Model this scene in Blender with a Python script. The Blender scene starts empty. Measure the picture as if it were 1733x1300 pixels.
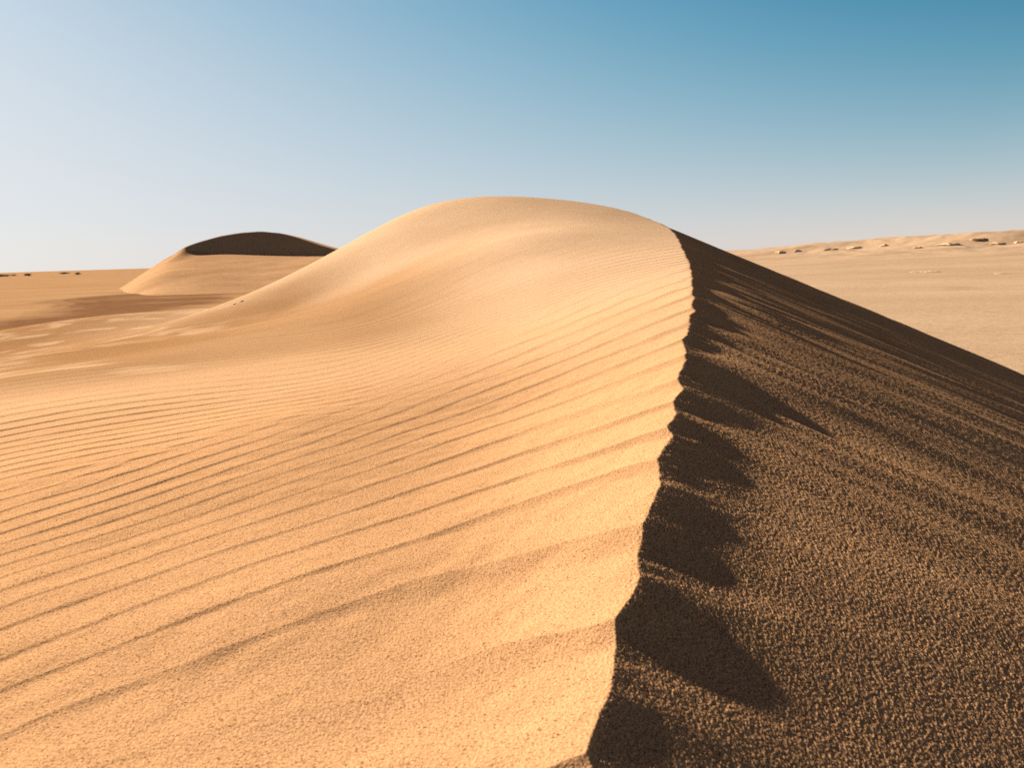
import bpy, math, random
import numpy as np
from mathutils import Vector, Matrix

C = bpy.data.collections.new("desert") if False else bpy.context.scene.collection
scene = bpy.context.scene
rad = math.radians
rng = np.random.default_rng(7)
random.seed(7)

# ------------------------------------------------------------------ camera
EYE = 3.0                       # eye height over the plain
IMW, IMH, FPX = 1733.0, 1300.0, 1300.0
PITCH, ROLL = 9.4, -1.75         # looking slightly down, horizon tipped
cam_d = bpy.data.cameras.new("camera")
cam = bpy.data.objects.new("camera", cam_d)
C.objects.link(cam)
cam.location = (0, 0, EYE)
Rm = Matrix.Rotation(rad(90 - PITCH), 3, 'X') @ Matrix.Rotation(rad(ROLL), 3, 'Z')
cam.rotation_euler = Rm.to_euler()
cam_d.sensor_width = 36.0
cam_d.lens = 36.0 * FPX / IMW
cam_d.clip_start = 0.02
cam_d.clip_end = 20000
cam_d.dof.use_dof = True
cam_d.dof.focus_distance = 1.9
cam_d.dof.aperture_fstop = 11.0
scene.camera = cam
R3 = np.array(Rm)

def pt(u, v, y):
    """point of the place seen at photo position (u, v), y metres ahead (eye = origin)"""
    d = R3 @ np.array([(u - IMW / 2) / FPX, -(v - IMH / 2) / FPX, -1.0])
    return d * (y / d[1])

# ------------------------------------------------------------------ helpers
def tag(o, label, cat, group=None, kind=None):
    o['label'] = label
    o['category'] = cat
    if group: o['group'] = group
    if kind: o['kind'] = kind
    return o

def sm(a, b, x):
    t = np.clip((x - a) / (b - a), 0, 1)
    return t * t * (3 - 2 * t)

def hash2(ix, iy, seed=0):
    h = (ix.astype(np.int64) * 374761393 + iy.astype(np.int64) * 668265263 + seed * 144665) & 0xFFFFFFFF
    h = ((h ^ (h >> 13)) * 1274126177) & 0xFFFFFFFF
    h = ((h ^ (h >> 16)) * 2246822519) & 0xFFFFFFFF
    return ((h ^ (h >> 15)) & 0xFFFFFF).astype(np.float64) / 0xFFFFFF

def vnoise(x, y, seed=0):
    ix = np.floor(x); iy = np.floor(y)
    fx = x - ix; fy = y - iy
    fx = fx * fx * (3 - 2 * fx); fy = fy * fy * (3 - 2 * fy)
    a = hash2(ix, iy, seed); b = hash2(ix + 1, iy, seed)
    c = hash2(ix, iy + 1, seed); d = hash2(ix + 1, iy + 1, seed)
    return (a + (b - a) * fx) * (1 - fy) + (c + (d - c) * fx) * fy - 0.5

def fbm(x, y, seed=0, oct=4):
    s = 0; a = 1.0
    for k in range(oct):
        s = s + a * vnoise(x * 2 ** k + 13.7 * k, y * 2 ** k - 7.1 * k, seed + k)
        a *= 0.5
    return s

def tps_fit(P, z, smooth=0.0):
    n = len(P)
    d2 = ((P[:, None] - P[None]) ** 2).sum(-1)
    K = 0.5 * d2 * np.log(d2 + 1e-12) + smooth * np.eye(n)
    Q = np.hstack([np.ones((n, 1)), P])
    A = np.block([[K, Q], [Q.T, np.zeros((3, 3))]])
    return np.linalg.solve(A, np.concatenate([z, np.zeros(3)]))

def tps_eval(P, w, q):
    out = np.empty(len(q))
    for i in range(0, len(q), 200000):
        c = q[i:i + 200000]
        d2 = ((c[:, None] - P[None]) ** 2).sum(-1)
        out[i:i + 200000] = (0.5 * d2 * np.log(d2 + 1e-12)) @ w[:-3] + w[-3] + c @ w[-2:]
    return out

def grid_mesh(name, X, Y, Z, mat, wrap=False, attrs=None, smooth=True):
    """rows x cols grid of points -> one mesh object"""
    nr, nc = X.shape
    me = bpy.data.meshes.new(name)
    co = np.stack([X, Y, Z], -1).reshape(-1, 3).astype(np.float32)
    i, j = np.meshgrid(np.arange(nr - 1), np.arange(nc if wrap else nc - 1), indexing='ij')
    j2 = (j + 1) % nc
    q = np.stack([i * nc + j, i * nc + j2, (i + 1) * nc + j2, (i + 1) * nc + j], -1).reshape(-1, 4)
    if FLIP.get(name, False): q = q[:, ::-1]
    nf = len(q)
    me.vertices.add(len(co)); me.vertices.foreach_set("co", co.ravel())
    me.loops.add(nf * 4); me.loops.foreach_set("vertex_index", np.ascontiguousarray(q).ravel().astype(np.int32))
    me.polygons.add(nf)
    me.polygons.foreach_set("loop_start", (np.arange(nf) * 4).astype(np.int32))
    me.polygons.foreach_set("loop_total", np.full(nf, 4, np.int32))
    me.update(calc_edges=True)
    if smooth: me.shade_smooth()
    for k, a in (attrs or {}).items():
        at = me.attributes.new(k, 'FLOAT', 'POINT')
        at.data.foreach_set("value", a.ravel().astype(np.float32))
    me.materials.append(mat)
    o = bpy.data.objects.new(name, me)
    C.objects.link(o)
    return o
FLIP = {}

# ------------------------------------------------------------------ light
SUN_AZ, SUN_EL = 43.0, 22.0      # degrees left of straight ahead / above the horizon
sun_dir = Vector((-math.sin(rad(SUN_AZ)) * math.cos(rad(SUN_EL)), math.cos(rad(SUN_AZ)) * math.cos(rad(SUN_EL)), math.sin(rad(SUN_EL))))
sl = bpy.data.lights.new("sun", 'SUN')
sl.energy = 5.0; sl.angle = rad(0.5); sl.color = (1.0, 0.90, 0.76)
so = bpy.data.objects.new("sun", sl); C.objects.link(so)
so.rotation_euler = sun_dir.to_track_quat('Z', 'Y').to_euler()

w = bpy.data.worlds.new("World"); scene.world = w
w.use_nodes = True
nt = w.node_tree
for n in list(nt.nodes): nt.nodes.remove(n)
sky = nt.nodes.new("ShaderNodeTexSky"); sky.sky_type = 'NISHITA'
sky.sun_disc = False
sky.sun_elevation = rad(SUN_EL); sky.sun_rotation = rad(-SUN_AZ)
sky.altitude = 0; sky.air_density = 1.0; sky.dust_density = 0.6; sky.ozone_density = 2.0
bg = nt.nodes.new("ShaderNodeBackground"); bg.inputs[1].default_value = 0.10
SKY_GAIN = math.log(10) - .11
wo = nt.nodes.new("ShaderNodeOutputWorld")
# dusty desert air: the clear sky is thinned to a pale veil low down and towards the sun,
# and stays a deep teal blue high up and away from it
def wm(op, *ins):
    m = nt.nodes.new("ShaderNodeMath"); m.operation = op
    for k, v in enumerate(ins):
        if isinstance(v, (int, float)): m.inputs[k].default_value = v
        else: nt.links.new(v, m.inputs[k])
    return m.outputs[0]
tcw = nt.nodes.new("ShaderNodeTexCoord")
sep = nt.nodes.new("ShaderNodeSeparateXYZ"); nt.links.new(tcw.outputs["Generated"], sep.inputs[0])
up = wm('MINIMUM', wm('MAXIMUM', sep.outputs[2], 0.0), 0.36)
dt = nt.nodes.new("ShaderNodeVectorMath"); dt.operation = 'DOT_PRODUCT'
nt.links.new(tcw.outputs["Generated"], dt.inputs[0]); dt.inputs[1].default_value = sun_dir
near = wm('MAXIMUM', dt.outputs["Value"], 0.3)
high = nt.nodes.new("ShaderNodeMapRange"); high.inputs[1].default_value = .32; high.inputs[2].default_value = .52
nt.links.new(sep.outputs[2], high.inputs[0])
crgb = nt.nodes.new("ShaderNodeSeparateColor"); nt.links.new(sky.outputs[0], crgb.inputs[0])
veil = wm('MAXIMUM', 0.0, wm('MULTIPLY', up, wm('SUBTRACT', .29, up)))
comb = nt.nodes.new("ShaderNodeCombineColor")
for k, (c0, cz, cd, czd) in enumerate([(-1.42, -13.2, -.45, 12.75), (-1.60, -5.085, -.202, 4.95), (-1.645, -2.87, -.042, 2.82)]):
    deep = (.05, -1.6, -1.7)[k]
    c0 = wm('ADD', c0 + SKY_GAIN, wm('MULTIPLY', high.outputs[0], deep))
    e = wm('ADD', wm('ADD', c0, wm('MULTIPLY', near, cd)), wm('MULTIPLY', up, wm('ADD', cz, wm('MULTIPLY', near, czd))))
    e = wm('ADD', e, wm('MULTIPLY', veil, wm('SUBTRACT', (16.0, 3.4, 1.0)[k], wm('MULTIPLY', near, (9.5, 0, 0)[k]))))
    v = wm('MULTIPLY', wm('POWER', wm('MAXIMUM', crgb.outputs[k], 1e-4), 0.2), wm('EXPONENT', e))
    nt.links.new(v, comb.inputs[k])
nt.links.new(comb.outputs[0], bg.inputs[0])
nt.links.new(bg.outputs[0], wo.inputs[0])

scene.view_settings.view_transform = 'Standard'
scene.view_settings.look = 'None'
scene.view_settings.exposure = 1.55
scene.view_settings.gamma = 1.0
scene.cycles.use_denoising = False

# ------------------------------------------------------------------ materials
def nodes(mat):
    mat.use_nodes = True
    t = mat.node_tree
    for n in list(t.nodes): t.nodes.remove(n)
    o = t.nodes.new("ShaderNodeOutputMaterial")
    b = t.nodes.new("ShaderNodeBsdfPrincipled")
    b.inputs["Roughness"].default_value = 0.9
    b.inputs["Specular IOR Level"].default_value = 0.0
    t.links.new(b.outputs[0], o.inputs[0])
    return t, b

def noise(t, co, scale, detail=2, rough=0.5):
    n = t.nodes.new("ShaderNodeTexNoise"); n.inputs["Scale"].default_value = scale
    n.inputs["Detail"].default_value = detail; n.inputs["Roughness"].default_value = rough
    t.links.new(co, n.inputs["Vector"])
    return n.outputs["Fac"]

def ramp(t, fac, stops):
    r = t.nodes.new("ShaderNodeValToRGB")
    e = r.color_ramp.elements
    e[0].position, e[0].color = stops[0][0], (*stops[0][1], 1)
    e[1].position, e[1].color = stops[-1][0], (*stops[-1][1], 1)
    for p, c in stops[1:-1]:
        k = e.new(p); k.color = (*c, 1)
    t.links.new(fac, r.inputs[0])
    return r.outputs[0]

def mix(t, fac, a, b, mode='MIX'):
    m = t.nodes.new("ShaderNodeMix"); m.data_type = 'RGBA'; m.blend_type = mode
    for s, v in ((m.inputs[0], fac), (m.inputs[6], a), (m.inputs[7], b)):
        if isinstance(v, (int, float)): s.default_value = v
        elif isinstance(v, tuple): s.default_value = (*v, 1)
        else: t.links.new(v, s)
    return m.outputs[2]

def mth(t, op, a, b):
    m = t.nodes.new("ShaderNodeMath"); m.operation = op
    for s, v in ((m.inputs[0], a), (m.inputs[1], b)):
        if isinstance(v, (int, float)): s.default_value = v
        else: t.links.new(v, s)
    return m.outputs[0]

def attr(t, name):
    a = t.nodes.new("ShaderNodeAttribute"); a.attribute_name = name
    return a.outputs["Fac"]

def coords(t):
    c = t.nodes.new("ShaderNodeTexCoord")
    return c.outputs["Object"]

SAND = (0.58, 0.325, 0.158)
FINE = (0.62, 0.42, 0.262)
TAN = (0.345, 0.188, 0.086)

def sand_material():
    m = bpy.data.materials.new("dune sand")
    t, b = nodes(m)
    co = coords(t)
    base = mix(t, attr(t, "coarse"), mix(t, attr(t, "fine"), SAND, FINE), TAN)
    g = ramp(t, noise(t, co, 420, 2, 0.7), [(0.30, (0.50, 0.46, 0.42)), (0.44, (0.92, 0.9, 0.88)), (0.6, (1.0, 1.0, 1.0)), (0.72, (1.2, 1.2, 1.25))])
    col = mix(t, 1.0, base, g, 'MULTIPLY')
    specks = ramp(t, noise(t, co, 480, 1, 0.5), [(0.31, (0.30, 0.22, 0.15)), (0.39, (1, 1, 1)), (0.9, (1, 1, 1))])
    col = mix(t, 1.0, col, specks, 'MULTIPLY')
    big = ramp(t, noise(t, co, 1.3, 4), [(0.3, (0.94, 0.93, 0.91)), (0.7, (1.04, 1.04, 1.05))])
    col = mix(t, 1.0, col, big, 'MULTIPLY')
    t.links.new(col, b.inputs["Base Color"])
    bp = t.nodes.new("ShaderNodeBump"); bp.inputs["Strength"].default_value = 1.0
    bp.inputs["Distance"].default_value = 0.0006
    t.links.new(noise(t, co, 500, 1, 0.6), bp.inputs["Height"])
    t.links.new(bp.outputs[0], b.inputs["Normal"])
    return m
M_SAND = sand_material()

def plain_material(name, c1, c2, gravel):
    m = bpy.data.materials.new(name)
    t, b = nodes(m)
    co = coords(t)
    mp = t.nodes.new("ShaderNodeMapping"); mp.inputs["Scale"].default_value = (0.35, 1, 1)
    t.links.new(co, mp.inputs[0])
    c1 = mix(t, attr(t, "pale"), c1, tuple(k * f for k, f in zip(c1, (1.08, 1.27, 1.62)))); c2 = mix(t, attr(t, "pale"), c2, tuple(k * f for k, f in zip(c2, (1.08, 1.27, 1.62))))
    base = mix(t, ramp(t, noise(t, mp.outputs[0], 0.09, 5, 0.55), [(0.35, (0, 0, 0)), (0.65, (1, 1, 1))]), c1, c2)
    base = mix(t, 1.0, base, ramp(t, noise(t, co, 1.5, 5, 0.6), [(0.3, (0.9, 0.89, 0.87)), (0.7, (1.06, 1.06, 1.06))]), 'MULTIPLY')
    gr = mix(t, noise(t, co, 0.8, 5, 0.65), tuple(0.6 * k for k in gravel), tuple(1.35 * k for k in gravel))
    col = mix(t, attr(t, "gravel"), base, gr)
    t.links.new(col, b.inputs["Base Color"])
    bp = t.nodes.new("ShaderNodeBump"); bp.inputs["Distance"].default_value = 0.05
    bp.inputs["Strength"].default_value = 0.5
    t.links.new(noise(t, co, 3.0, 6, 0.65), bp.inputs["Height"])
    t.links.new(bp.outputs[0], b.inputs["Normal"])
    return m
M_PLAIN = plain_material("desert plain", (0.36, 0.205, 0.10), (0.42, 0.245, 0.125), (0.20, 0.10, 0.048))

# ------------------------------------------------------------------ the near dune
# spine: where the crest is (seen position, metres ahead)
crest_px = [(985, 1330, .50), (1000, 1290, .54), (1035, 1110, .66), (1068, 930, .86), (1112, 790, 1.12), (1140, 690, 1.42),
            (1158, 600, 1.88), (1166, 550, 2.29), (1171, 500, 2.94), (1171, 475, 3.42), (1167, 450, 4.1),
            (1160, 430, 4.8), (1150, 410, 5.7), (1142, 395, 6.5), (1132, 385, 7.2), (1120, 377, 8.0),
            (1050, 353, 9.2), (960, 339, 10.4)]
skin_px = [(860, 335, 11.5), (760, 346, 12.2), (700, 366, 12.4), (650, 397, 12.4), (590, 446, 12.4), (540, 504, 12.8), (500, 518, 13.4),
           (400, 518, 15.5), (250, 535, 18), (0, 572, 24),
           (860, 400, 6.8), (960, 460, 4.6), (600, 500, 7.2), (740, 450, 6.4),
           (1000, 540, 2.9), (860, 560, 3.2), (700, 560, 3.7), (600, 545, 4.6),
           (860, 700, 1.75), (1000, 700, 1.55), (860, 800, 1.27), (860, 1000, .84), (860, 1250, .58),
           (500, 1250, .60), (500, 1000, .85), (500, 800, 1.28), (500, 700, 1.7), (500, 610, 2.9), (500, 560, 4.6), (500, 520, 8.0),
           (250, 1250, .61), (250, 900, 1.06), (250, 720, 1.8), (250, 640, 2.9), (250, 590, 5.2), (250, 555, 10.0),
           (0, 1250, .62), (0, 1000, .90), (0, 800, 1.42), (0, 700, 2.15), (0, 640, 3.3), (0, 605, 6.0), (0, 585, 12.0)]
ctl = [pt(*p) for p in crest_px + skin_px]
cz0 = -0.40
for th, r, z in [(-55, .6, -.40), (-55, 2, -.50), (-55, 6, -1.0), (-55, 20, -2.4), (-90, .6, -.42), (-90, 3, -.75), (-90, 12, -2.6), (-135, 1, -.5), (-135, 5, -1.4),
                 (180, .6, -.45), (180, 3, -.65), (180, 10, -1.4), (0, .3, -.404), (-30, .3, -.40), (90, .3, -.42), (-90, .25, -.42), (5, .45, -.390), (-170, .3, -.44),
                 (-60, 40, -3.2), (-30, 45, -3.2), (-14, 30, -3.1), (0, 18, -1.5), (10, 17, -1.6), (0, 35, -3.3), (-160, 25, -3.0), (-90, 30, -3.4),
                 (-12, 19, -1.6), (-22, 22, -1.9)]:
    a = rad(th); ctl.append(np.array([r * math.sin(a), r * math.cos(a), z]))
ctl = np.array(ctl)
def pol(x, y):
    r = np.sqrt(x * x + y * y)
    return np.stack([np.arctan2(x, y), np.log(r + 1e-6)], -1)
CP = pol(ctl[:, 0], ctl[:, 1])
TW = tps_fit(CP, ctl[:, 2], 6e-3)
def W(x, y):
    return tps_eval(CP, TW, pol(x, y).reshape(-1, 2)).reshape(np.shape(x))

# crest line in plan
cr = np.array([pt(*p) for p in crest_px])
cy = np.concatenate([[-40, -6, -1.5, -.2], cr[:, 1], [11.6, 12.3, 13.5, 18, 27, 80]])
cx = np.concatenate([[-9, -1.5, -.45, -.13], cr[:, 0], [0, -1.2, -3.6, -8, -17, -60]])
def smooth_curve(yq):
    return np.interp(yq, cy, cx)
yy = np.concatenate([np.linspace(-40, 0, 200), np.geomspace(0.02, 80, 2000)])
xc_t = smooth_curve(yy)
ker = np.hanning(41); ker /= ker.sum()
xc_t[100:-100] = np.convolve(np.pad(xc_t, 20, mode='edge'), ker, 'valid')[100:-100]
zc_t = W(np.where(np.abs(yy) < .0, xc_t, xc_t), yy)
zc_t = np.where(yy < .68, np.interp(.68, yy, zc_t) + np.maximum(yy - .68, -1.2) * .10, zc_t)
zc_t = np.convolve(np.pad(zc_t, 20, mode='edge'), ker, 'valid')
sl_t = np.gradient(xc_t, yy)
dz_t = np.where(np.abs(yy - 4.2) < 4.1, zc_t - W(xc_t, yy), 0)
def XC(y): return np.interp(y, yy, xc_t) + (.006 * vnoise(y / .17, y * 0, 61) + .006 * vnoise(y / .06, y * 0, 62)) * sm(.2, .5, y) * (1 - sm(3, 6, y))
def ZC(y): return np.interp(y, yy, zc_t)
def SC(y): return np.interp(y, yy, sl_t)

# bites and spurs along the lip (seen position, metres ahead)
lip_px = [(1000, 1273, .549), (1015, 1223, .579), (1035, 1177, .610), (1038, 1127, .648), (1029, 1100, .671), (1042, 1065, .703), (1085, 1008, .761), (1089, 973, .802),
          (1071, 933, .855), (1098, 885, .929), (1101, 858, .976), (1121, 819, 1.053), (1112, 797, 1.10), (1128, 754, 1.21), (1139, 738, 1.26), (1134, 722, 1.31), (1144, 703, 1.38),
          (1131, 685, 1.44), (1155, 657, 1.56), (1146, 640, 1.63), (1162, 597, 1.90), (1151, 578, 2.04), (1167, 566, 2.14), (1160, 555, 2.24), (1169, 548, 2.31), (1160, 534, 2.46), (1175, 526, 2.55), (1168, 515, 2.70), (1175, 501, 2.93)]
lp = np.array([pt(*p) for p in lip_px])
jag_t = np.interp(yy, np.concatenate([[-1, .5], lp[:, 1], [3.4, 9]]), np.concatenate([[0, 0], lp[:, 0] - np.interp(lp[:, 1], yy, xc_t), [0, 0]]))
kj = np.hanning(11); kj /= kj.sum()
jag_t = np.convolve(np.pad(jag_t, 5, mode='edge'), kj, 'valid')

# ripples: the run of every ripple crest over the slope (a counted index), two sets that
# meet in a belt of forks, each ripple with a gentle windward and a steep leeward side
def on_slope(u, v):
    lo, hi = .2, 60.0
    ys = np.geomspace(lo, hi, 400)
    p = np.array([pt(u, v, q) for q in ys])
    below = np.nonzero(p[:, 2] < W(p[:, 0], p[:, 1]))[0]
    k = below[0] if len(below) else len(ys) - 1
    return p[k]
RUNS = [  # index, seen at the left edge, at u = 600, and where it meets the crest
    (1, 1176, 958, (1116, 802)), (2, 1134, 900, (1136, 735)), (3, 1075, 866, (1133, 692)), (4, 1040, 835, (1150, 655)), (5, 1006, 806, (1150, 614)),
    (6, 984, 785, (1157, 580)), (7, 966, 765, (1160, 554)), (8, 946, 745, (1162, 531)), (9, 924, 724, (1166, 508)), (10, 908, 707, (1168, 489)), (11, 890, 690, (1170, 473)), (12, 873, 672, (1168, 457))]
SET_A = [(0, 1263, 0), (222, 1194, 0), (286, 1165, 0), (438, 1104, 0), (540, 1063, 0), (692, 1025, 0), (889, 984, 0), (1070, 940, 0),
         (1166, 444, 13), (1160, 430, 14.5), (1150, 412, 17), (1027, 1102, -1), (857, 1142, -1), (654, 1270, -1), (990, 1290, -1.8),
         (900, 480, 17), (700, 600, 14)]
for k_, vl, vm, (uc, vc) in RUNS:
    q_ = np.polyfit([0, 600, uc], [vl, vm, vc], 2)
    SET_A += [(u_, np.polyval(q_, u_), k_) for u_ in (0, 150, 300, 450, 600, 750, 900, uc)]
SET_B = [(0, 846, 13), (0, 816, 16), (0, 782, 19), (0, 754, 22), (0, 723, 25), (0, 700, 27), (0, 674, 29.5), (0, 645, 34), (0, 620, 39),
         (300, 786, 13), (300, 757, 16), (300, 727, 19), (300, 701, 22), (300, 675, 25), (300, 655, 27), (300, 632, 29.5), (300, 607, 34), (300, 585, 39),
         (600, 728, 13), (600, 703, 16), (600, 678, 19), (600, 655, 22), (600, 634, 25), (600, 616, 27), (600, 597, 29.5), (600, 572, 34), (600, 553, 39),
         (0, 1000, 4), (300, 900, 5), (800, 650, 14.5), (800, 600, 19), (800, 560, 25)]
def fit_set(rows):
    q = np.array([on_slope(u, v) for u, v, k in rows])
    P = pol(q[:, 0], q[:, 1])
    return P, tps_fit(P, np.array([k for u, v, k in rows], float), 6e-3)
RA, RB = fit_set(SET_A), fit_set(SET_B)
BELT = np.array([on_slope(*p) for p in [(-150, 890), (0, 855), (300, 770), (600, 695), (800, 610), (950, 500)]])
BELT = pol(BELT[:, 0], BELT[:, 1])
def ripples(x, y):
    q = pol(x, y).reshape(-1, 2)
    wob = .16 * fbm(x * 1.6 + y * .8, y * 3.2 - x * 2.2, 22, 3) + .2 * fbm(x * .6, y * .6, 23, 2) + .09 * fbm(x * 4.5 + y * 3, y * 6 - x * 5, 25, 2)
    ia = tps_eval(*RA, q).reshape(x.shape) + wob
    ib = tps_eval(*RB, q).reshape(x.shape) + wob
    th, lr = q[:, 0].reshape(x.shape), q[:, 1].reshape(x.shape)
    edge = np.interp(th, BELT[:, 0], BELT[:, 1])
    wb = sm(-.16, .16, lr - edge + .15 * vnoise(x * 2.1, y * 2.1, 24))
    Cc = (1 - wb) * np.exp(2j * math.pi * ia) + wb * np.exp(2j * math.pi * ib)
    ph = np.angle(Cc) / (2 * math.pi) % 1.0
    amp = np.clip(np.abs(Cc) * 1.3, 0, 1)
    r = np.hypot(x, y)
    def wavelength(i):
        gr = np.gradient(i, axis=0) / np.gradient(r, axis=0)
        gt = np.gradient(i, axis=1) / np.gradient(np.unwrap(th, axis=1), axis=1) / r
        return 1 / np.maximum(np.hypot(gr, gt), 2.0)
    lam = np.minimum(wavelength(ia), np.where(wb > .02, wavelength(ib), 9))
    st = .11 + .12 * sm(.09, .16, lam)
    up = np.clip(ph / st, 0, 1); dn = np.clip((ph - st) / (1 - st), 0, 1)
    prof = np.where(ph < st, up ** 1.4, (1 - dn) ** 1.25)
    return (prof - 0.42) * amp * np.clip(lam, .02, .16), lam

# the far outline of the slip face lies on one plane through the eye; the face stays below it
_n = np.cross(pt(1120, 377, 1.0), pt(1733, 632, 1.0))
PX, PY = -_n[0] / _n[2], -_n[1] / _n[2]
qc_t = PX * xc_t + PY * yy - zc_t
qc_t = np.where((yy > 0), np.maximum(qc_t, .015 + .004 * (yy - 8) ** 2), qc_t)
EASE, REACH = 0.20, 1.35          # the face is gentler just below the crest
SLOPE_MAX = 0.62
def dune_height(x, y, fine=True):
    r = np.sqrt(x * x + y * y)
    wnd = W(x, y)
    xc, zc, sc = XC(y), ZC(y), SC(y)
    s = (x - xc) / np.sqrt(1 + sc * sc)
    wnd = wnd + np.interp(y, yy, dz_t) * np.exp(-np.abs(s) / .2)
    coarse = np.zeros_like(x)
    if fine:
        rp, lam = ripples(x, y)
        # where ripples are well formed
        th = np.arctan2(x, y)
        a = (0.015 + .006 * sm(1.0, 1.8, r) + .018 * (1 - sm(-.5, -.25, th)) * sm(1.1, 1.5, r)) * (1 - sm(3.5, 6.5, r) * sm(-.9, -.5, s)) * (1 - sm(5.0, 9.0, r))
        a *= 1 - .8 * sm(-.25, .05, th) * sm(3.0, 5.0, r) * sm(-.35, -.8, s)
        a *= 1 - (1 - sm(-.42, -.22, th)) * sm(2.3, 3.3, r) * .75
        a *= np.clip(0.8 + 0.8 * vnoise(x * 1.1, y * .8, 3) + .5 * vnoise(x * 3, y * 3, 4), .2, 1.5)
        a *= 0.3 + 0.7 * sm(.5, .9, r)
        a += (.012 + .016 * (1 - sm(.8, 1.6, r))) * np.exp(-(s / .10) ** 2) * (1 - sm(4, 7, r))
        wnd = wnd + rp * a + 0.002 * fbm(x * 2.2, y * 2.2, 11, 3) * (1 - sm(4, 9, r)) + .0012 * fbm(x * 14 + y * 6, y * 22 - x * 18, 12, 2) * (1 - sm(2, 4, r))
        # sheets of coarser, darker sand
        coarse = sm(-.35, -.9, s) * sm(2.3, 4.2, r) * (1 - .75 * sm(8.5, 10.5, r) * sm(-.55, -.25, th)) * (1 - sm(7.2, 8.4, r) * sm(-.30, -.16, th))
        coarse *= (1 - sm(-.2, .04, th)) * (1 - .15 * sm(-.5, -.25, th))
        pale = sm(.05, .45, fbm(x * 1.7 + y * .5, y * 2.2, 31, 3)) * sm(2, 3, r)
        pale = pale * (1 - sm(-.42, -.27, th))
        coarse = np.clip(coarse * (1 - .55 * pale) + .25 * fbm(x * .5, y * .5, 5, 3) * coarse, 0, 1)
    qc = np.interp(y, yy, qc_t)
    sp = np.maximum(s, 0)
    k = EASE * np.clip(qc / .39, 0, 1) ** 1.2 * (1 - sm(7, 9, y))
    lee = PX * x + PY * y - qc + k * REACH * (1 - np.exp(-sp / REACH)) - 0.0105 * (1 - np.exp(-sp / .075))
    lee = np.where(y > -1, lee, zc - .42 * s)
    if fine:
        # wind-combed, faint undulation of the slip face along the light
        d = (math.sin(rad(SUN_AZ)), -math.cos(rad(SUN_AZ)))
        al = x * d[0] + y * d[1]; ac = -x * d[1] + y * d[0]
        lee = lee + sm(.03, .3, s) * (.3 + .7 * sm(.8, 2.0, y)) * (0.013 * vnoise(al * .9, ac * 9, 41) + 0.011 * vnoise(al * 1.1, ac * 24, 42) + .004 * vnoise(al * 2.2, ac * 50, 44) + .004 * vnoise(x * 1.3, y * 1.3, 43))
        ra = rad(SUN_AZ + 9)
        a2 = x * math.sin(ra) - y * math.cos(ra); c2 = x * math.cos(ra) + y * math.sin(ra)
        comb_ = vnoise(a2 * .7, c2 * 13, 48) + .7 * vnoise(a2 * .9, c2 * 27, 49)
        lee = lee + .017 * comb_ * sm(.04, .35, s) * (.25 * sm(.4, .7, y) + .75 * sm(.75, 1.4, y)) * np.clip(.7 + 1.1 * vnoise(x * .9, y * .9, 50), .1, 1.2)
        lee = lee + .016 * vnoise(a2 * 1.5, c2 * 6, 54) * sm(.02, .2, s) * sm(.3, .6, y) * (1 - sm(3, 6, y))
        # crumbling lip
        lip = np.exp(-(s / .10) ** 2)
        lee = lee + .41 * np.interp(y + .25 * s, yy, jag_t) * np.exp(-(s / (.07 + .02 * y)) ** 2)
        lee = lee + lip * (.0022 * vnoise(y / .045 + 9 * s, s * 8, 45) + .002 * vnoise(y / .016, s * 30, 46) + (.006 + .006 * (1 - sm(.7, 1.3, y))) * vnoise(y / .19, s * 0, 47)) * (.5 + .5 * sm(.5, 1.2, y))
    h = np.where(s < 0.5, np.minimum(wnd, lee), lee)
    if fine:
        on_lee = sm(-.005, .005, s)
        gr = hash2(np.floor(x / .0011), np.floor(y / .0011), 51) - .5 + vnoise(x / .0032, y / .0032, 52) * .15
        far = np.sqrt(np.clip(r, .6, 1.5))
        h = h + gr * (0.00034 + .00025 * (1 - sm(.7, 1.4, r)) + .0008 * on_lee) * far * (1 - .75 * sm(1.8, 4.5, r)) * (1 - sm(5, 8, r))
    return h, coarse, s

r_rows = np.concatenate([np.geomspace(.02, .28, 60)[:-1], np.exp(np.arange(math.log(.28), math.log(16), .0020)), np.geomspace(16.1, 70, 130)])
t1 = np.arange(-49, 49.01, math.degrees(.0014))
t2 = np.arange(49.3, 62, .3); t3 = np.arange(63, 180, 1.5)
tc = np.radians(np.concatenate([-t3[::-1], -t2[::-1], t1, t2, t3]))
TH, RR = np.meshgrid(tc, r_rows)
X = RR * np.sin(TH); Y = RR * np.cos(TH)
H, COARSE, S = dune_height(X, Y)
H = np.where(RR > 60, np.minimum(H, -3.6), H)
Z = H + EYE
Z = np.maximum(Z, -0.6)
FLIP["dune"] = True
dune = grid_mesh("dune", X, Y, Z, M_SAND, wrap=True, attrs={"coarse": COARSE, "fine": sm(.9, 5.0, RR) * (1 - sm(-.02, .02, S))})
tag(dune, "big rippled golden sand dune in the foreground with a sharp toothed crest and dark slip face", "dune", kind="structure")

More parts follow.
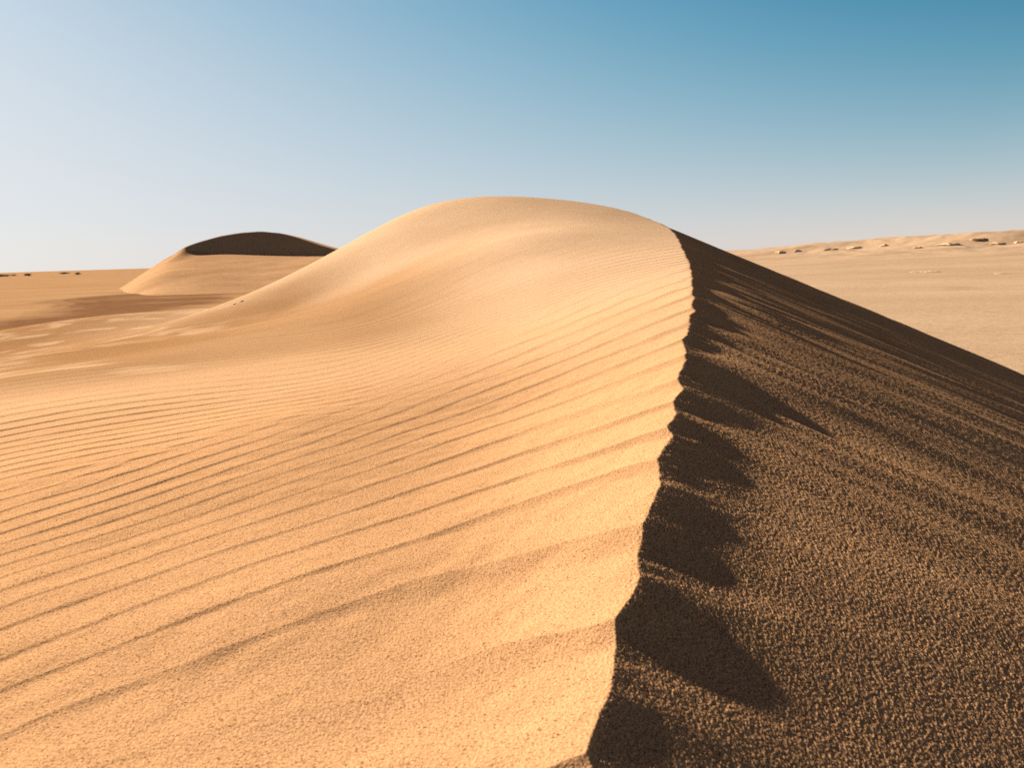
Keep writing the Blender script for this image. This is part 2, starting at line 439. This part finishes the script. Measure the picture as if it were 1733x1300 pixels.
# ------------------------------------------------------------------ the plain
def in_poly(px, py, poly):
    ins = np.zeros(px.shape, bool); n = len(poly)
    for k in range(n):
        x1, y1 = poly[k]; x2, y2 = poly[(k + 1) % n]
        c = ((y1 > py) != (y2 > py)) & (px < (x2 - x1) * (py - y1) / (y2 - y1 + 1e-12) + x1)
        ins ^= c
    return ins
def on_plain(u, v):
    d = R3 @ np.array([(u - IMW / 2) / FPX, -(v - IMH / 2) / FPX, -1.0])
    k = -EYE / d[2]
    return d[0] * k, d[1] * k
def ground_height(x, y):
    r = np.sqrt(x * x + y * y); th = np.degrees(np.arctan2(x, y))
    z = 0.12 * fbm(x * .05, y * .05, 61, 4) * sm(30, 60, r)
    rise = sm(4, 30, th) * (1 - sm(80, 120, th))
    edge = 205 + 40 * fbm(x * .02, y * .02, 66, 2)
    z = z + rise * (sm(90, 200, r) * 2.2 + sm(edge - 14, edge + 14, r) * (2.6 + 1.6 * fbm(x * .035, y * .035, 67, 4)))
    z = z + rise * sm(130, 180, r) * (1 - sm(260, 340, r)) * .7 * fbm(x * .12, y * .10, 71, 5)
    z = z - sm(400, 900, r) * rise * 4
    return z
gr_rows = np.concatenate([np.geomspace(2, 30, 20)[:-1], np.geomspace(30, 420, 420), np.geomspace(430, 9000, 40)])
gt = np.radians(np.concatenate([np.arange(-180, -45, 3), np.arange(-45, 45, .12), np.arange(45, 179.9, 3)]))
GT, GR = np.meshgrid(gt, gr_rows)
GX = GR * np.sin(GT); GY = GR * np.cos(GT)
poly = [on_plain(*p) for p in [(-300, 600), (0, 580), (200, 548), (330, 518), (425, 486), (380, 490), (280, 494), (215, 497), (150, 503), (90, 507), (120, 520), (60, 535), (-100, 560), (-300, 570)]]
wx = GX + 3 * fbm(GX * .15, GY * .15, 81); wy = GY + 3 * fbm(GX * .15, GY * .15, 91)
GRV = sum(in_poly(wx + 2.2 * dx, wy + 3.5 * dy, poly) * 1.0 for dx, dy in [(0, 0), (1, 0), (-1, 0), (0, 1), (0, -1), (.6, .6), (-.6, .6), (.6, -.6), (-.6, -.6)]) / 9 * (1.05 + 1.3 * fbm(GX * .1, GY * .25, 95, 4))
lines = np.abs(fbm(GX * .015, GY * .06, 99, 3))
GRV = np.maximum(GRV, (1 - sm(.0, .035, lines)) * (GX < 0) * .45 * sm(45, 70, GR))
GRV = np.maximum(GRV, (1 - sm(.0, .03, lines)) * (GX > 0) * .22 * sm(40, 60, GR))
FLIP["ground"] = True
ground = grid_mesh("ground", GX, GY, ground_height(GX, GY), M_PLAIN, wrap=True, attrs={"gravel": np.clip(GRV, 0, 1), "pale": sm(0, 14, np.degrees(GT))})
tag(ground, "wide sandy desert plain with a brown gravel patch, rising to a low ridge at right", "ground", kind="structure")

# ------------------------------------------------------------------ the far dune
def smooth_table(q, xs, zs, wdt):
    g = np.linspace(xs[0] - 5, xs[-1] + 5, 1200); v = np.interp(g, xs, zs)
    k = np.hanning(max(3, int(wdt / (g[1] - g[0])) | 1)); k /= k.sum(); h = len(k) // 2
    return np.interp(q, g, np.convolve(np.pad(v, h, mode='edge'), k, 'valid'))
def far_dune_z(x, y):
    # eye-relative metres: a sunlit apron climbs to the foot of a slip face that curls round a hollow
    wob = .22 * fbm(x * .12, y * .12, 103, 3)
    fx_, fz_ = [-75, -59.5, -51.5, -48.5, -42.7, -38, -26.2, -15, 5], [-11, -2.8, 1.75, 2.0, 1.8, 1.55, 1.05, .3, -2]
    rim = .95 * np.exp(-((x + 49.0) / 1.5) ** 2)
    foot = smooth_table(x, fx_, fz_, 5) + rim
    top = smooth_table(x, [-51.2, -49.6, -48.6, -47.5, -45.4, -42.5, -39.3, -36, -33.5, -29.5, -25.7, -20, -10, 5], [1.9, 2.8, 3.3, 3.95, 4.65, 5.1, 5.25, 4.85, 4.15, 2.8, 1.7, .9, -.2, -2.5], 2.5)
    top = np.where(x < -50.5, foot + .05, np.maximum(top, foot + .05))
    apron = smooth_table(x - .3 * (119 - y) + 1.2 * fbm(y * .09, x * .04, 105, 3), fx_, fz_, 9) - .14 * (119 - y) + wob * (1 - sm(112, 118, y)) + rim * np.exp(-np.maximum(119 - y, 0) / 3)
    slip = foot + (.59 + .03 * sm(-46, -40, x)) * (y - 119)
    back = top - .02 * np.maximum(y - 124, 0) - .14 * np.maximum(y - 128, 0)
    return np.where(y < 119, np.minimum(apron, back), np.minimum(slip, back))
fx, fy = np.meshgrid(np.arange(-95, 20, .2), np.arange(60, 180, .25))
fz = far_dune_z(fx, fy)
far_dune = grid_mesh("dune", fx, fy, np.maximum(fz + EYE, -1), M_SAND, attrs={"fine": np.full(fx.shape, .25), "coarse": np.clip(.5 * fbm(fx * .1, fy * .06, 7), 0, 1)})
tag(far_dune, "smaller distant dune at left with a dark shaded hollow on its top", "dune", kind="structure")

# ------------------------------------------------------------------ rocks and scrub
def rock_material(name, c):
    m = bpy.data.materials.new(name); t, b = nodes(m); co = coords(t)
    col = ramp(t, noise(t, co, 2.5, 6, .65), [(.3, tuple(k * .7 for k in c)), (.7, tuple(k * 1.15 for k in c))])
    t.links.new(col, b.inputs["Base Color"])
    bp = t.nodes.new("ShaderNodeBump"); bp.inputs["Distance"].default_value = .1
    t.links.new(noise(t, co, 5, 6, .7), bp.inputs["Height"]); t.links.new(bp.outputs[0], b.inputs["Normal"])
    return m
M_ROCK = rock_material("pale sandstone", (0.60, 0.42, 0.26))

def rock_mesh(name, w, d, h, seed, mat, lobes=3):
    """a low ledge of weathered lobes grown from one deformed sheet-closed body"""
    g = np.random.default_rng(seed)
    n1, n2 = 36, 18
    U, V = np.meshgrid(np.linspace(0, 2 * math.pi, n1, endpoint=False), np.linspace(0, math.pi, n2))
    x = np.cos(U) * np.sin(V); y = np.sin(U) * np.sin(V); z = np.cos(V)
    k = 1 + .45 * fbm(x * 1.3 + seed * 3.1 + z, y * 1.3 - seed + z * .7, 200 + seed, 4)
    # flat broken top, undercut foot
    z = np.minimum(z, .8 + .5 * vnoise(x * 2 + seed, y * 2, 300 + seed)) + .35 * fbm(x * 2.3 + seed, y * 2.3, 320 + seed, 3) * (z > 0)
    lob = 1 + .3 * np.sin(lobes * U + g.uniform(0, 6)) * np.sin(V)
    X, Y, Z = x * k * lob * w / 2, y * k * d / 2, z * k * h
    FLIP[name] = True
    o = grid_mesh(name, X, Y, Z, mat, wrap=True, smooth=True)
    return o

def ground_hit(u, v):
    d = R3 @ np.array([(u - IMW / 2) / FPX, -(v - IMH / 2) / FPX, -1.0])
    ys = np.geomspace(25, 1100, 12000) / d[1]
    P = d[None] * ys[:, None]
    gz = ground_height(P[:, 0], P[:, 1])
    b = np.nonzero(P[:, 2] + EYE < gz)[0]
    if not len(b): return None
    q = P[b[0]]
    return q[0], q[1], gz[b[0]]

outcrops = [  # seen position, width and height in photo pixels, label
    (1322, 427, 15, 6, "leftmost pale rock outcrop on the right ridge, just above the dark slip face edge"),
    (1349, 425, 12, 5, "small pale rock close to the right of the leftmost outcrop on the ridge"),
    (1407, 422, 20, 5, "flat dark-sided rock ledge below the right horizon, third from the left"),
    (1446, 419, 24, 5, "long low rock ledge on the ridge between the dark-sided ledge and the pale knob"),
    (1497, 416, 14, 6, "rounded tan rock on the ridge directly left of the brightest pale knob"),
    (1553, 420, 13, 6, "brightest pale rock knob near the middle of the right ridge"),
    (1610, 413, 30, 6, "broad jagged rock ledge with a dark right end under the ridge line"),
    (1655, 405, 26, 5, "brown rock ledge highest on the ridge, touching the right skyline"),
    (1688, 412, 20, 7, "stubby rock with a pale left face near the right picture edge"),
    (1724, 410, 14, 6, "rightmost rock outcrop on the ridge at the picture edge"),
    (1573, 460, 38, 4, "thin dark rock streak lying alone on the plain below the ridge"),
    (1695, 463, 26, 4, "low pale rock patch on the plain below the ridge at far right"),
]
for k, (u, v, w_, h_, lab) in enumerate(outcrops):
    hit = ground_hit(u, v)
    if hit is None: print("no ground at", u, v); continue
    x, y, z = hit
    m = y / FPX
    o = rock_mesh("rock_outcrop", w_ * m, w_ * m * 1.1, h_ * m * .5, 11 + k, M_ROCK)
    o.location = (x, y, z - .1 * h_ * m)
    o.rotation_euler = (0, 0, random.uniform(-.5, .5))
    tag(o, lab, "rock", "rock outcrops on the right ridge")

M_STONE = rock_material("bleached stone", (.74, .6, .45))
# two little stones on the left shoulder of the near dune
for k, (u, v, w_, h_, lab) in enumerate([(410, 509, 7, 9, "taller of two small pale stones on the dune shoulder below the far dune"),
                                         (398, 511, 9, 4, "low pale stone left of the taller stone on the dune shoulder")]):
    p = on_slope(u, v + 3)
    m = p[1] / FPX
    o = rock_mesh("stone", w_ * m, w_ * m * 1.3, h_ * m * .4, 51 + k, M_STONE, 2)
    o.location = (p[0], p[1], p[2] + EYE)
    tag(o, lab, "stone", "stones on the dune shoulder")

# desert scrub at the left horizon: trunk twigs and many small leaves
def leaf_material():
    m = bpy.data.materials.new("dry scrub leaves"); t, b = nodes(m)
    oi = t.nodes.new("ShaderNodeObjectInfo")
    col = ramp(t, noise(t, coords(t), 6, 2), [(.3, (.10, .07, .045)), (.7, (.19, .13, .08))])
    t.links.new(col, b.inputs["Base Color"])
    return m
M_LEAF = leaf_material()
M_TWIG = rock_material("dry twig", (.12, .08, .05))
def shrub(x, y, z, w_, h_, seed, lab):
    g = np.random.default_rng(seed)
    e = bpy.data.objects.new("desert_shrub", None); C.objects.link(e)
    e.location = (x, y, z); tag(e, lab, "shrub", "shrubs along the left horizon")
    vs, fs, tv, tf = [], [], [], []
    clumps = [(g.uniform(-.5, .5) * w_, g.uniform(-.4, .4) * w_, g.uniform(.35, .8) * h_) for _ in range(7)]
    for c in clumps:
        c = np.array(c); a = np.array((c[0] * .15, c[1] * .15, -.1))
        side = np.array((.03 * w_, 0, 0)); side2 = np.array((0, .03 * w_, 0))
        i = len(tv)
        tv += [a + side, a + side2, a - side, c]
        tf += [(i, i + 1, i + 3), (i + 1, i + 2, i + 3), (i + 2, i, i + 3)]
        for _ in range(60):
            p = c + g.normal(0, 1, 3) * (.14 * w_, .14 * w_, .16 * h_)
            p[2] = max(p[2], .03)
            d1 = g.normal(0, 1, 3); d1 /= np.linalg.norm(d1); d2 = np.cross(d1, g.normal(0, 1, 3)); d2 /= np.linalg.norm(d2)
            q = .05 * w_; i = len(vs)
            vs += [p - d1 * q, p + d2 * q * .5, p + d1 * q, p - d2 * q * .5]; fs.append((i, i + 1, i + 2, i + 3))
    for nm, V_, F_, mt in (("foliage", vs, fs, M_LEAF), ("stem", tv, tf, M_TWIG)):
        me = bpy.data.meshes.new(nm); me.from_pydata([tuple(q) for q in V_], [], F_); me.materials.append(mt)
        o = bpy.data.objects.new(nm, me); C.objects.link(o); o.parent = e
for k, (u, v, w_, h_, lab) in enumerate([
        (12, 468, 18, 5, "widest dark shrub on the left horizon, nearest the left picture edge"),
        (50, 467, 14, 5, "small dark shrub on the left horizon, second from the left edge"),
        (108, 464, 12, 4, "faint low shrub just left of the darkest horizon shrub"),
        (131, 465, 10, 5, "compact darkest shrub on the left horizon, nearest the far dune")]):
    hit = ground_hit(u, v)
    if hit is None: print("no ground at", u, v); continue
    x, y, z = hit; m = y / FPX
    shrub(x, y, z, w_ * m, h_ * m * .75, 70 + k, lab)
